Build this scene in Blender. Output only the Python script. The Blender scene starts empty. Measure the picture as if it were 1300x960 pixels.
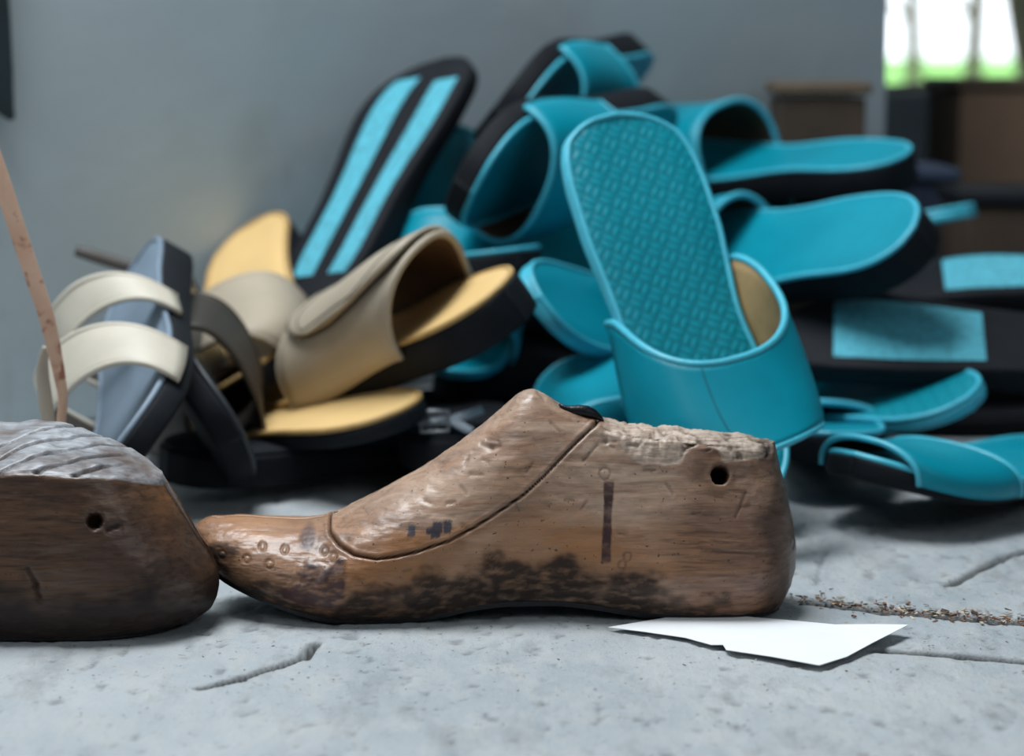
import bpy, math, random
import numpy as np
from mathutils import Vector, Matrix, noise
random.seed(7)
SC = bpy.context.scene
COL = SC.collection

# ------------------------------------------------------------------ camera
FPX, CH = 2700.0, 0.245
TH = math.atan(416 / 2700)
CAM = Vector((0, 0, CH))
FW = Vector((0, math.cos(TH), -math.sin(TH)))
UPV = Vector((0, math.sin(TH), math.cos(TH)))
RT = Vector((1, 0, 0))

def ray(px, py):
    return FW + RT * ((px - 650) / FPX) + UPV * ((480 - py) / FPX)
def P(px, py, Y):
    d = ray(px, py)
    return CAM + d * (Y / d.y)
def G(px, py, z=0.0):
    d = ray(px, py)
    return CAM + d * ((z - CH) / d.z)

cd = bpy.data.cameras.new('camera')
cam = bpy.data.objects.new('camera', cd)
COL.objects.link(cam)
cam.location = CAM
cam.rotation_euler = (math.pi / 2 - TH, 0, 0)
cd.sensor_width = 36
cd.lens = FPX / 1300 * 36
cd.clip_start = 0.02
cd.clip_end = 200
cd.dof.use_dof = True
cd.dof.focus_distance = 0.905
cd.dof.aperture_fstop = 6.8
SC.camera = cam

# ------------------------------------------------------------------ helpers
def link_mesh(name, verts, faces, mats, parent=None, smooth=True, mi=None):
    me = bpy.data.meshes.new(name)
    me.from_pydata([tuple(v) for v in verts], [], faces)
    if not isinstance(mats, (list, tuple)):
        mats = [mats]
    for m in mats:
        me.materials.append(m)
    if mi is not None:
        me.polygons.foreach_set('material_index', mi)
    if smooth:
        me.polygons.foreach_set('use_smooth', [True] * len(me.polygons))
    me.update()
    o = bpy.data.objects.new(name, me)
    COL.objects.link(o)
    if parent is not None:
        o.parent = parent
    return o

def empty(name, label, cat, group=None, loc=(0, 0, 0)):
    o = bpy.data.objects.new(name, None)
    o.empty_display_size = 0.02
    COL.objects.link(o)
    o.location = loc
    tag(o, label, cat, group)
    return o
def tag(o, label, cat, group=None, kind=None):
    if label: o['label'] = label
    if cat: o['category'] = cat
    if group: o['group'] = group
    if kind: o['kind'] = kind
    return o
def struct(o):
    o['kind'] = 'structure'
    return o

def loft(rings, closed=True, caps=True):
    """rings: list of equal-length point lists -> verts, faces"""
    n = len(rings[0]); verts = [p for r in rings for p in r]; faces = []
    m = n if closed else n - 1
    for i in range(len(rings) - 1):
        a, b = i * n, (i + 1) * n
        for j in range(m):
            k = (j + 1) % n
            faces.append((a + j, a + k, b + k, b + j))
    if caps and closed:
        faces.append(tuple(range(n))[::-1])
        faces.append(tuple(range((len(rings) - 1) * n, len(rings) * n)))
    return verts, faces

def box_mesh(parts):
    """parts: list of (centre, size, bevel) boxes in one mesh"""
    V, F = [], []
    for (c, s, b) in parts:
        hx, hy, hz = s[0] / 2, s[1] / 2, s[2] / 2
        b = min(b, hx * .9, hy * .9, hz * .9)
        rings = []
        for (z, ins) in ((-hz, b), (-hz + b, 0), (hz - b, 0), (hz, b)):
            x, y = hx - ins, hy - ins
            rings.append([Vector((c[0] + sx * (x - bx), c[1] + sy * (y - by), c[2] + z)) for sx, sy, bx, by in
                          ((-1, -1, b, 0), (1, -1, b, 0), (1, -1, 0, b), (1, 1, 0, b), (1, 1, b, 0), (-1, 1, b, 0), (-1, 1, 0, b), (-1, -1, 0, b))])
        v, f = loft(rings)
        o = len(V); V += v; F += [tuple(i + o for i in q) for q in f]
    return V, F

def tube(pts, rad, nseg=8, closed=False):
    pts = [Vector(p) for p in pts]
    n = len(pts); rings = []
    prev = None
    for i, p in enumerate(pts):
        t = (pts[(i + 1) % n] - pts[i - 1]) if closed else (pts[min(i + 1, n - 1)] - pts[max(i - 1, 0)])
        t.normalize()
        a = prev if prev is not None else (Vector((0, 0, 1)) if abs(t.z) < .9 else Vector((1, 0, 0)))
        a = (a - t * a.dot(t)).normalized(); prev = a
        b = t.cross(a)
        r = rad[i] if isinstance(rad, (list, tuple)) else rad
        rings.append([p + a * (r * math.cos(2 * math.pi * k / nseg)) + b * (r * math.sin(2 * math.pi * k / nseg)) for k in range(nseg)])
    if closed: rings.append(rings[0])
    return loft(rings, True, not closed)

def interp(tab, x):
    return float(np.interp(x, [a for a, b in tab], [b for a, b in tab]))
def smooth_tab(tab, x):
    """monotone-ish smooth interpolation (catmull-rom on non-uniform knots)"""
    xs = [a for a, b in tab]; ys = [b for a, b in tab]
    if x <= xs[0]: return ys[0]
    if x >= xs[-1]: return ys[-1]
    i = int(np.searchsorted(xs, x)) - 1
    i = max(0, min(i, len(xs) - 2))
    h = xs[i + 1] - xs[i]; t = (x - xs[i]) / h
    s = (ys[i + 1] - ys[i]) / h
    def slope(k):
        if k == 0 or k == len(xs) - 1: return s
        s0 = (ys[k] - ys[k - 1]) / (xs[k] - xs[k - 1]); s1 = (ys[k + 1] - ys[k]) / (xs[k + 1] - xs[k])
        if s0 * s1 <= 0: return 0
        return 2 * s0 * s1 / (s0 + s1)
    m0, m1 = slope(i), slope(i + 1)
    return ((2 * t**3 - 3 * t**2 + 1) * ys[i] + (t**3 - 2 * t**2 + t) * h * m0 + (-2 * t**3 + 3 * t**2) * ys[i + 1] + (t**3 - t**2) * h * m1)
def sstep(a, b, x):
    t = min(1, max(0, (x - a) / (b - a))); return t * t * (3 - 2 * t)

# ------------------------------------------------------------------ materials
class NM:
    def __init__(s, name):
        s.m = bpy.data.materials.new(name); s.m.use_nodes = True
        s.t = s.m.node_tree; s.t.nodes.clear()
        s.out = s.n('ShaderNodeOutputMaterial')
        s.b = s.n('ShaderNodeBsdfPrincipled')
        s.l(s.b.outputs[0], s.out.inputs[0])
    def n(s, ty, **kw):
        x = s.t.nodes.new(ty)
        for k, v in kw.items():
            if k in x.inputs.keys() if hasattr(x.inputs, 'keys') else False: x.inputs[k].default_value = v
            else: setattr(x, k, v)
        return x
    def l(s, a, b): s.t.links.new(a, b)
    def noise(s, scale, detail=4, rough=.55, stretch=(1, 1, 1), dist=0, coord='Object'):
        tc = s.n('ShaderNodeTexCoord'); mp = s.n('ShaderNodeMapping')
        mp.inputs['Scale'].default_value = stretch
        s.l(tc.outputs[coord], mp.inputs[0])
        nz = s.n('ShaderNodeTexNoise')
        nz.inputs['Scale'].default_value = scale; nz.inputs['Detail'].default_value = detail
        nz.inputs['Roughness'].default_value = rough; nz.inputs['Distortion'].default_value = dist
        s.l(mp.outputs[0], nz.inputs['Vector'])
        return nz.outputs[0]
    def ramp(s, fac, stops):
        r = s.n('ShaderNodeValToRGB'); e = r.color_ramp.elements
        while len(e) < len(stops): e.new(.5)
        for i, (p, c) in enumerate(stops):
            e[i].position = p; e[i].color = (*c, 1) if len(c) == 3 else c
        s.l(fac, r.inputs[0]); return r.outputs[0]
    def mix(s, fac, a, b, mode='MIX'):
        x = s.n('ShaderNodeMix', data_type='RGBA', blend_type=mode)
        for i, v in ((0, fac), (6, a), (7, b)):
            if hasattr(v, 'node'): s.l(v, x.inputs[i])
            else: x.inputs[i].default_value = v if i == 0 else (*v, 1)
        return x.outputs[2]
    def math(s, op, a, b=0.0, clamp=False):
        x = s.n('ShaderNodeMath', operation=op, use_clamp=clamp)
        for i, v in ((0, a), (1, b)):
            if hasattr(v, 'node'): s.l(v, x.inputs[i])
            else: x.inputs[i].default_value = v
        return x.outputs[0]
    def attr(s, name):
        a = s.n('ShaderNodeAttribute'); a.attribute_name = name
        return a.outputs['Fac']
    def bump(s, h, strength=.3, dist=.001, prev=None):
        x = s.n('ShaderNodeBump'); x.inputs['Strength'].default_value = strength; x.inputs['Distance'].default_value = dist
        s.l(h, x.inputs['Height'])
        if prev is not None: s.l(prev, x.inputs['Normal'])
        return x.outputs[0]
    def set(s, **kw):
        for k, v in kw.items():
            i = s.b.inputs[k.replace('_', ' ')]
            if hasattr(v, 'node'): s.l(v, i)
            else: i.default_value = (*v, 1) if isinstance(v, tuple) and len(v) == 3 else v
        return s

def plain(name, col, rough=.6, var=.12, scale=60, bump=.15, spec=.5, metal=0, bdist=.0006):
    m = NM(name)
    nz = m.noise(scale, 5)
    lo = tuple(c * (1 - var) for c in col); hi = tuple(min(1, c * (1 + var)) for c in col)
    m.set(Base_Color=m.ramp(nz, [(.3, lo), (.7, hi)]), Roughness=rough, Metallic=metal, Specular_IOR_Level=spec)
    nb = m.noise(scale * 6, 4)
    m.set(Normal=m.bump(nb, bump, bdist))
    return m.m

def woven(name, col, hi, scale=110, rough=.45, bump=.35, rot=0.6):
    """basket weave embossed leather: checks of alternating ribs"""
    m = NM(name)
    tc = m.n('ShaderNodeTexCoord'); mp = m.n('ShaderNodeMapping')
    mp.inputs['Rotation'].default_value = (0, 0, rot)
    m.l(tc.outputs['Object'], mp.inputs[0])
    ck = m.n('ShaderNodeTexChecker'); ck.inputs['Scale'].default_value = scale
    ck.inputs['Color1'].default_value = (1, 1, 1, 1); ck.inputs['Color2'].default_value = (0, 0, 0, 1)
    m.l(mp.outputs[0], ck.inputs[0])
    # keep z constant for the checker
    sx = m.n('ShaderNodeSeparateXYZ'); m.l(mp.outputs[0], sx.inputs[0])
    cx = m.n('ShaderNodeCombineXYZ'); m.l(sx.outputs[0], cx.inputs[0]); m.l(sx.outputs[1], cx.inputs[1]); cx.inputs[2].default_value = 0.0013
    m.l(cx.outputs[0], ck.inputs[0])
    k = math.pi * scale
    wx = m.math('ABSOLUTE', m.math('SINE', m.math('MULTIPLY', sx.outputs[0], k)))
    wy = m.math('ABSOLUTE', m.math('SINE', m.math('MULTIPLY', sx.outputs[1], k)))
    wx2 = m.math('ABSOLUTE', m.math('SINE', m.math('MULTIPLY', sx.outputs[0], k * 2)))
    wy2 = m.math('ABSOLUTE', m.math('SINE', m.math('MULTIPLY', sx.outputs[1], k * 2)))
    a = m.math('MULTIPLY', wx, wy2); b = m.math('MULTIPLY', wy, wx2)
    h = m.mix(ck.outputs[1], (0, 0, 0), (1, 1, 1))
    mx = m.n('ShaderNodeMix', data_type='FLOAT')
    m.l(ck.outputs[1], mx.inputs[0]); m.l(a, mx.inputs[2]); m.l(b, mx.inputs[3])
    hh = mx.outputs[0]
    c = m.mix(m.math('MULTIPLY', hh, .8), col, hi)
    nz = m.noise(35, 4)
    c = m.mix(m.math('MULTIPLY', nz, .35), c, tuple(v * .7 for v in col))
    m.set(Base_Color=c, Roughness=rough, Normal=m.bump(hh, bump, .0012), Specular_IOR_Level=.3)
    return m.m

M = {}
M['teal'] = plain('teal leather', (0.0, .25, .34), .42, .08, 25, .25, .28)
M['teal_edge'] = plain('pale teal leather edge', (.06, .46, .60), .4, .1, 90, .3)
M['teal_weave'] = woven('woven teal leather', (0.0, .20, .26), (.0, .32, .41), 118)
M['teal_panel'] = plain('pale teal textured inlay', (.09, .46, .58), .5, .3, 260, .8, bdist=.001)
M['teal_dark'] = plain('deep teal suede', (0.0, .17, .23), .8, .15, 40, .3)
M['lining'] = plain('tan leather lining', (.42, .27, .12), .7, .2, 50, .3)
M['brown_lining'] = plain('dark brown lining', (.09, .045, .022), .75, .25, 40, .3)
M['tan'] = plain('tan leather insole', (.78, .52, .22), .5, .06, 30, .15)
M['tan_edge'] = plain('tan stitched edge', (.50, .31, .11), .6, .15, 80, .3)
M['beige'] = plain('beige leather', (.43, .36, .27), .5, .07, 30, .2)
M['cream'] = plain('cream leather', (.62, .56, .46), .5, .07, 30, .2)
M['olive_brown'] = plain('dull brown leather', (.04, .031, .023), .55, .2, 30, .3)
M['black'] = plain('black rubber', (.005, .0065, .010), .75, .3, 60, .4, .25)
M['greyblue'] = plain('grey blue insole', (.20, .26, .33), .5, .1, 40, .25)
M['slate'] = plain('slate grey leather', (.03, .037, .045), .45, .2, 30, .3)
M['grey_strap'] = plain('grey strap leather', (.22, .26, .30), .5, .2, 40, .3)
M['metal'] = plain('dull steel', (.30, .32, .34), .35, .15, 60, .2, metal=.9)
M['iron'] = plain('black iron', (.012, .012, .015), .32, .3, 200, .35, metal=.5)
M['stitch'] = plain('pale thread', (.5, .45, .36), .8, .1, 100, .2)
M['paper'] = plain('white paper', (.86, .87, .88), .85, .02, 40, .1)
M['crate'] = plain('dark brown wood', (.055, .035, .022), .7, .3, 15, .4)
M['crate_edge'] = plain('worn brown wood edge', (.12, .085, .055), .7, .3, 20, .4)
M['card'] = plain('brown board', (.16, .10, .065), .8, .2, 10, .3)
M['card2'] = plain('grey painted board', (.16, .18, .21), .8, .15, 10, .3)
M['navy'] = plain('navy cloth', (.025, .04, .075), .9, .25, 20, .4)
M['darkhang'] = plain('dark green black leather', (.006, .016, .02), .5, .2, 20, .3)
M['chip'] = plain('brown wood chip', (.20, .09, .045), .8, .5, 90, .4)
M['chip_pale'] = plain('pale wood chip', (.55, .46, .34), .8, .3, 90, .4)
M['frame'] = plain('weathered window wood', (.20, .16, .11), .7, .2, 30, .3)
M['grass'] = plain('meadow grass', (.16, .42, .06), .9, .35, 3, .3)
M['bark'] = plain('bark', (.10, .08, .06), .9, .3, 20, .5)
M['leaf'] = plain('foliage', (.16, .34, .08), .8, .4, 4, .3)

# wall: pale grey-blue plaster with faint stains
m = NM('grey plaster')
nz = m.noise(2.2, 6, .6); nz2 = m.noise(9, 5, .6); nz3 = m.noise(28, 3, .5, (1, 1, .35))
c = m.ramp(nz, [(.25, (.36, .425, .455)), (.75, (.43, .495, .525))])
c = m.mix(m.math('MULTIPLY', m.ramp(nz2, [(.58, (0, 0, 0)), (.78, (1, 1, 1))]), .35), c, (.26, .28, .24))
c = m.mix(m.math('MULTIPLY', m.ramp(nz3, [(.66, (0, 0, 0)), (.75, (1, 1, 1))]), .35), c, (.20, .21, .17))
m.set(Base_Color=c, Roughness=.85, Normal=m.bump(nz2, .3, .004))
M['wall'] = m.m

# floor: worn grey stone
m = NM('worn grey stone')
a = m.noise(7, 6, .6); b = m.noise(60, 8, .65, (1, .5, 1)); d = m.noise(260, 6, .7); e = m.noise(28, 6, .7, (1, .45, 1))
c = m.ramp(a, [(.3, (.33, .365, .39)), (.7, (.49, .51, .52))])
c = m.mix(m.math('MULTIPLY', m.ramp(b, [(.45, (0, 0, 0)), (.7, (1, 1, 1))]), .55), c, (.52, .52, .50))
c = m.mix(m.math('MULTIPLY', m.ramp(e, [(.52, (0, 0, 0)), (.66, (1, 1, 1))]), .5), c, (.22, .23, .235))
c = m.mix(m.math('MULTIPLY', m.ramp(d, [(.61, (0, 0, 0)), (.68, (1, 1, 1))]), .75), c, (.10, .095, .09))
c = m.mix(m.attr('dirt'), c, (.035, .03, .026))
n1 = m.bump(b, .55, .003); n2 = m.bump(d, .5, .0012, n1); n3 = m.bump(e, .5, .003, n2)
m.set(Base_Color=c, Roughness=.62, Normal=n3, Specular_IOR_Level=m.math('MULTIPLY', m.math('SUBTRACT', 1.0, m.attr('dirt'), True), .4))
M['floor'] = m.m

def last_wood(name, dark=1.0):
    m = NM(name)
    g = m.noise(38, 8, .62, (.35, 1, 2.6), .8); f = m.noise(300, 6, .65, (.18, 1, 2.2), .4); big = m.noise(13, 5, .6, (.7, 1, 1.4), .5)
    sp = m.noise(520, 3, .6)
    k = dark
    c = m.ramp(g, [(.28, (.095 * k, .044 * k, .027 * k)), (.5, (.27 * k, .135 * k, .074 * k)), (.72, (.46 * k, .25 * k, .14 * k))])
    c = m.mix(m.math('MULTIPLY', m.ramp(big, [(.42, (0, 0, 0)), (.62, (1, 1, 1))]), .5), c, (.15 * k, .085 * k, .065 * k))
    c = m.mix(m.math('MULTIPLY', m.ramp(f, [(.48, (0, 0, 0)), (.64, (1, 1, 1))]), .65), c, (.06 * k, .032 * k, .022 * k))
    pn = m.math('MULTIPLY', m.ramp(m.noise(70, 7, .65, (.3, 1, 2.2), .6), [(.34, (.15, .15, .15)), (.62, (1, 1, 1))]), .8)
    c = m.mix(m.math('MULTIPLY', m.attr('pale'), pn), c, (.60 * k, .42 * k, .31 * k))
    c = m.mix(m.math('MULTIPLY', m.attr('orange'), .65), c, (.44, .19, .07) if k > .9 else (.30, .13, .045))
    c = m.mix(m.math('MULTIPLY', m.ramp(sp, [(.66, (0, 0, 0)), (.70, (1, 1, 1))]), .8), c, (.035, .022, .016))
    rawc = m.ramp(f, [(.35, (.30, .21, .16)), (.6, (.64, .51, .41))] if k > .9 else [(.35, (.22, .215, .22)), (.6, (.42, .43, .46))])  # dark last: bluish window sheen mixed into its raw top colour
    c = m.mix(m.attr('raw'), c, rawc)
    c = m.mix(m.math('MULTIPLY', m.attr('stain_shade'), .95), c, (.022, .018, .017))
    c = m.mix(m.math('MULTIPLY', m.attr('patch'), .95), c, (.062, .030, .030))
    c = m.mix(m.math('MULTIPLY', m.attr('stripe'), .97), c, (.050, .022, .024))
    c = m.mix(m.math('MULTIPLY', m.attr('ink'), 1.0), c, (.02, .035, .06))
    c = m.mix(m.attr('crack'), c, (.012, .008, .006))
    r = m.ramp(g, [(.3, (.40, .40, .40)), (.7, (.25, .25, .25))])
    r = m.mix(m.attr('raw'), r, (.6, .6, .6) if k > .9 else (.38, .38, .38))
    inv = m.math('SUBTRACT', 1.0, m.attr('crack'), True); r = m.mix(m.attr('crack'), r, (1, 1, 1)); r = m.mix(m.math('MULTIPLY', m.attr('patch'), .7), r, (.55, .55, .55))
    m.set(Specular_IOR_Level=m.math('MULTIPLY', m.math('MULTIPLY', inv, m.math('SUBTRACT', 1.0, m.math('MULTIPLY', m.attr('stain_shade'), .7), True)), .42), Coat_Weight=m.math('MULTIPLY', m.math('MULTIPLY', inv, m.math('SUBTRACT', 1.0, m.attr('stain_shade'), True)), .16))
    n1 = m.bump(g, .28, .0012); n2 = m.bump(f, .35, .0005, n1)
    mid = m.noise(120, 5, .6, (.6, 1, 1)); n3 = m.bump(mid, .35, .0010, n2)
    m.set(Base_Color=c, Roughness=r, Normal=n3, Coat_Roughness=.28)
    return m.m
M['last'] = last_wood('worn varnished wood')
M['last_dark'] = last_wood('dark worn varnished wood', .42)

# ------------------------------------------------------------------ shoe lasts
def fbm(x, y, z, o=4):
    return noise.fractal(Vector((x, y, z)), 1.0, 2.0, o)

def poly_dist(pl, x, z):
    best = np.full(x.shape, 1e9)
    for (ax, az), (bx, bz) in zip(pl[:-1], pl[1:]):
        dx, dz = bx - ax, bz - az; L2 = dx * dx + dz * dz + 1e-12
        t = np.clip(((x - ax) * dx + (z - az) * dz) / L2, 0, 1)
        best = np.minimum(best, np.hypot(x - ax - t * dx, z - az - t * dz))
    return best

def build_last(root, cfg):
    Yc = cfg['Yc']; NS, NU, NC = cfg['res']
    top = [(P(px, py, Yc).x, P(px, py, Yc).z) for px, py in cfg['top']]
    bot = [(P(px, py, Yc - .024).x * Yc / (Yc - .024), max(0.0004, P(px, py, Yc - .024).z)) for px, py in cfg['bot']]
    hwt = [(P(px, 600, Yc).x, w) for px, w in cfg['hw']]
    heel = [(u, P(px, 600, Yc).x) for u, px in cfg['heel']]
    x0 = P(cfg['toe'], 600, Yc).x; xn = P(cfg['nom'], 600, Yc).x
    flat = [(P(px, 600, Yc).x, b) for px, b in cfg['flat']]
    tilt = [(P(px, 600, Yc).x, b) for px, b in cfg['tilt']]
    rings = []
    sv = np.linspace(0, 1, NS)
    # denser at both ends
    sv = sv - .03 * np.sin(2 * math.pi * sv) / (2 * math.pi) * 4
    us = [(1 - math.cos(math.pi * (i / NU))) / 2 * .35 + (i / NU) * .65 for i in range(NU + 1)]
    for s in sv:
        xr = x0 + (xn - x0) * s
        hw = smooth_tab(hwt, xr); fl = smooth_tab(flat, xr); tl = smooth_tab(tilt, xr)
        T = cfg['T']
        def side(u):
            lo = .80 + .2 * math.sin(min(1, u / .28) * math.pi / 2)
            q = max(0, (u - .28) / .72)
            dome = max(0.0, 1 - q ** 2.3) ** .60
            tap = 1 - (1 - T) * q ** 1.25
            e = sstep(.965, 1.0, u) * .05
            return min(lo, 1) * (dome * (1 - fl) + (tap - e) * fl)
        def pt(u, sgn):
            xh = smooth_tab(heel, u)
            x = x0 + (xh - x0) * s
            zb = smooth_tab(bot, x); zt = smooth_tab(top, x) - (tl if sgn < 0 else 0)
            if zt < zb + .0006: zt = zb + .0006
            return (x, sgn * hw * side(u), zb + (zt - zb) * u)
        ring = [pt(u, -1) for u in us]
        a = ring[-1]; b = pt(1.0, 1)
        for i in range(1, NC):
            t = i / NC
            x = a[0] + (b[0] - a[0]) * t
            ring.append((x, a[1] + (b[1] - a[1]) * t, a[2] + (b[2] - a[2]) * t + .0012 * fl * math.sin(math.pi * t)))
        ring += [pt(u, 1) for u in reversed(us)]
        a = ring[-1]; b = ring[0]
        for i in range(1, 8):
            t = i / 8
            ring.append((a[0] + (b[0] - a[0]) * t, a[1] + (b[1] - a[1]) * t, a[2] + (b[2] - a[2]) * t))
        rings.append(ring)
    n = len(rings[0])
    V = np.array(rings, dtype=np.float64).reshape(-1, 3)
    # normals by grid differences
    Gd = V.reshape(NS, n, 3)
    du = np.roll(Gd, -1, 1) - np.roll(Gd, 1, 1)
    dv = np.zeros_like(Gd); dv[1:-1] = Gd[2:] - Gd[:-2]; dv[0] = Gd[1] - Gd[0]; dv[-1] = Gd[-1] - Gd[-2]
    N = np.cross(dv, du); N /= (np.linalg.norm(N, axis=2, keepdims=True) + 1e-12)
    # outward check
    cen = Gd.mean(axis=1, keepdims=True)
    if ((Gd - cen) * N).sum() < 0: N = -N
    N = N.reshape(-1, 3)
    attrs, disp = cfg['detail'](V, N, Gd, us, n)
    V2 = V + N * disp[:, None]
    V2[:, 2] = np.maximum(V2[:, 2], .0004)
    faces = []
    for i in range(NS - 1):
        a, b = i * n, (i + 1) * n
        for j in range(n):
            k = (j + 1) % n
            faces.append((a + j, b + j, b + k, a + k))
    faces.append(tuple(range(n))); faces.append(tuple(range((NS - 1) * n, NS * n))[::-1])
    orig = root.location
    V2 = V2 - np.array([orig.x, 0, 0])
    def emit(name, fs, mat):
        used = sorted({i for f in fs for i in f}); mp = {v: i for i, v in enumerate(used)}
        o = link_mesh(name, V2[used], [tuple(mp[i] for i in f) for f in fs], mat, root)
        for k, arr in attrs.items():
            at = o.data.attributes.new(k, 'FLOAT', 'POINT'); at.data.foreach_set('value', np.clip(arr[used], 0, 1).astype(np.float32))
        return o
    if cfg.get('split') is not None:
        up = cfg['split'](V)
        A = [f for f in faces if len(f) > 4 or not all(up[i] for i in f)]
        B = [f for f in faces if len(f) == 4 and all(up[i] for i in f)]
        emit('body', A, cfg['mat']); emit('instep_block', B, cfg['mat'])
    else:
        emit('body', faces, cfg['mat'])
    # thin leather sole plate following the bottom edge
    Rg = []
    for s in np.linspace(.01, .992, 90):
        xr = x0 + (xn - x0) * s; hw = smooth_tab(hwt, xr) * .80 + .0006
        x = x0 + (smooth_tab(heel, 0) - x0) * s; zb = smooth_tab(bot, x) - orig.z
        zz = max(.0002, zb - .0012)
        Rg.append([Vector((x - orig.x, -hw, zz)), Vector((x - orig.x, hw, zz)), Vector((x - orig.x, hw, zz + .0022)), Vector((x - orig.x, -hw, zz + .0022))])
    v, f = loft(Rg); sp = link_mesh('sole_plate', v, f, cfg['plate'], root, smooth=False)
    sp['label'] = 'thin dark leather plate along the bottom edge'

def pxz(Y, pts):
    return [(P(a, b, Y).x * cfgY / Y if False else P(a, b, Y).x, P(a, b, Y).z) for a, b in pts]

YM = .925
KX = YM / (YM - .03)
def near(px, py):            # point on the near flank of the main last, in its own x,z
    p = P(px, py, YM - .03); return (p.x, p.z)
SEAM = [near(*p) for p in ((407, 640), (410, 665), (416, 682), (430, 692), (450, 701), (480, 705), (505, 702), (530, 697), (570, 685), (600, 670), (630, 652), (665, 629), (690, 608), (720, 580), (745, 558), (772, 537), (776, 530))]
PXM = 3000.0
def vnoise(V, sx, sy, sz, o=4, off=0.0):
    return np.array([fbm(v[0] * sx + off, v[1] * sy, v[2] * sz, o) for v in V])

def main_detail(V, N, Gd, us, n):
    x, y, z = V[:, 0], V[:, 1], V[:, 2]
    nb = len(V)
    d = np.zeros(nb); A = {}
    lo = vnoise(V, 45, 45, 60, 4); hi = vnoise(V, 160, 200, 420, 4, 3.3); big = vnoise(V, 18, 18, 24, 3, 9.1)
    d += lo * .0005 + hi * .00022
    A['pale'] = np.clip(.14 + (np.interp(x, [near(560, 600)[0], near(620, 600)[0], near(800, 600)[0], near(900, 600)[0]], [.5, .8, .75, .15])) * np.interp(z, [.025, .05], [0, 1]) + big * .8, 0, 1)  # upper flank and cone: highlight painted into the wood colour, plus mottling
    ox = np.exp(-((x - near(600, 700)[0]) / .06) ** 2) * np.exp(-((z - near(600, 725)[1]) / .012) ** 2) + \
        np.exp(-((x - near(720, 700)[0]) / .03) ** 2) * np.exp(-((z - near(700, 690)[1]) / .012) ** 2) + \
        np.exp(-((x - near(300, 700)[0]) / .025) ** 2) * np.exp(-((z - near(300, 670)[1]) / .012) ** 2)
    A['orange'] = np.clip(ox * .9 + lo * .6 * (ox > .1), 0, 1)
    # seam groove
    ds = poly_dist(SEAM, x, z)
    A['crack'] = np.exp(-(ds / .0005) ** 2)
    d -= .0016 * np.exp(-(ds / .00055) ** 2)
    d += .0003 * np.exp(-((ds - .0016) / .0007) ** 2)
    # hole for the last hook
    hx, hz = near(917, 609); rr = np.hypot(x - hx, z - hz)
    side = (y < 0)
    hole = np.where(side, 1 - np.clip((rr - .0034) / .0007, 0, 1), 0)
    d -= hole * .011
    d += np.where(side, .0004 * np.exp(-((rr - .0052) / .0012) ** 2), 0)
    A['crack'] = np.maximum(A['crack'], np.clip(hole * 2, 0, 1))  # hole interior painted black, standing in for the shade inside it
    # lower band, darkly stained
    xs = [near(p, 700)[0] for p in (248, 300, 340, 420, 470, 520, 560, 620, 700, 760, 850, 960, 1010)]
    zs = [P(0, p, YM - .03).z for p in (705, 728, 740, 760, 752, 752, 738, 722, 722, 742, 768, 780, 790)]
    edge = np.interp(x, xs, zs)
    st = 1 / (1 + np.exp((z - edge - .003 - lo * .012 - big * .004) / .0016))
    A['stain_shade'] = np.clip(st * np.clip(.95 + hi * .5, .5, 1), 0, 1)
    # dark blots on the flank; shade of the heel end painted in too
    hx2 = near(960, 700)[0]
    A['stain_shade'] = np.maximum(A['stain_shade'], .66 * np.clip((x - hx2 + lo * .006) / .008, 0, 1))
    bl = lambda px, py, r, k: k * np.exp(-((x - near(px, py)[0]) ** 2 + (z - near(px, py)[1]) ** 2) / (r / PXM) ** 2)
    A['stain_shade'] = np.maximum(A['stain_shade'], bl(893, 605, 18, .5)); A['stain_shade'] = np.maximum(A['stain_shade'], bl(795, 745, 16, .8)); A['stain_shade'] = np.maximum(A['stain_shade'], bl(925, 590, 26, .45))
    # leather build-up patch at the ball
    PX = (x / (YM - .03) * FPX + 650); 
    pcx = np.clip((PX - 352 + lo * 40) / 10, 0, 1) * np.clip((437 - PX) / 5, 0, 1)
    zt = np.interp(PX, [350, 380, 437], [P(0, 712, YM - .03).z, P(0, 704, YM - .03).z, P(0, 706, YM - .03).z])
    zb2 = P(0, 768, YM - .03).z
    pm = pcx * np.clip((zt - z + lo * .006) / .002, 0, 1) * np.clip((z - zb2) / .002, 0, 1) * side
    A['patch'] = np.clip(pm * (.8 + hi), 0, 1)
    wr = vnoise(V, 240, 200, 130, 3, 5.0)
    d += pm * (.0005 + .0004 * wr)
    pm2 = np.clip(1 - np.hypot(PX - 382, (z - P(0, 690, YM - .03).z) * PXM) / 13, 0, 1) * side
    A['patch'] = np.maximum(A['patch'], np.clip(pm2 * 2, 0, .8)); d += np.clip(pm2 * 2, 0, 1) * (.0004 + .0003 * wr)
    # stripe
    sx = near(772, 650)[0] + (z - near(772, 660)[1]) * .04
    w = .0023 + lo * .0006
    zs0, zs1 = P(0, 716, YM - .03).z, P(0, 615, YM - .03).z
    A['stripe'] = np.clip((w - np.abs(x - sx)) / .0005, 0, 1) * np.clip((z - zs0) / .001, 0, 1) * np.clip((zs1 - z) / .001, 0, 1) * side * np.clip(.9 + hi * .5, 0, 1)
    d -= A['stripe'] * .00025
    # ink marks
    ink = np.zeros(nb)
    for px, py, r in ((523, 671, 3.6), (523, 675, 3.2), (545, 674, 2.4), (553, 676, 5), (556, 669, 4), (569, 666, 3.8), (568, 672, 3)):
        a, b = near(px, py); ink = np.maximum(ink, np.clip((r - np.maximum(np.abs(x - a), np.abs(z - b)) * PXM + lo * 3) / 1.5, 0, 1))
    A['ink'] = ink * side * .85
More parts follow.
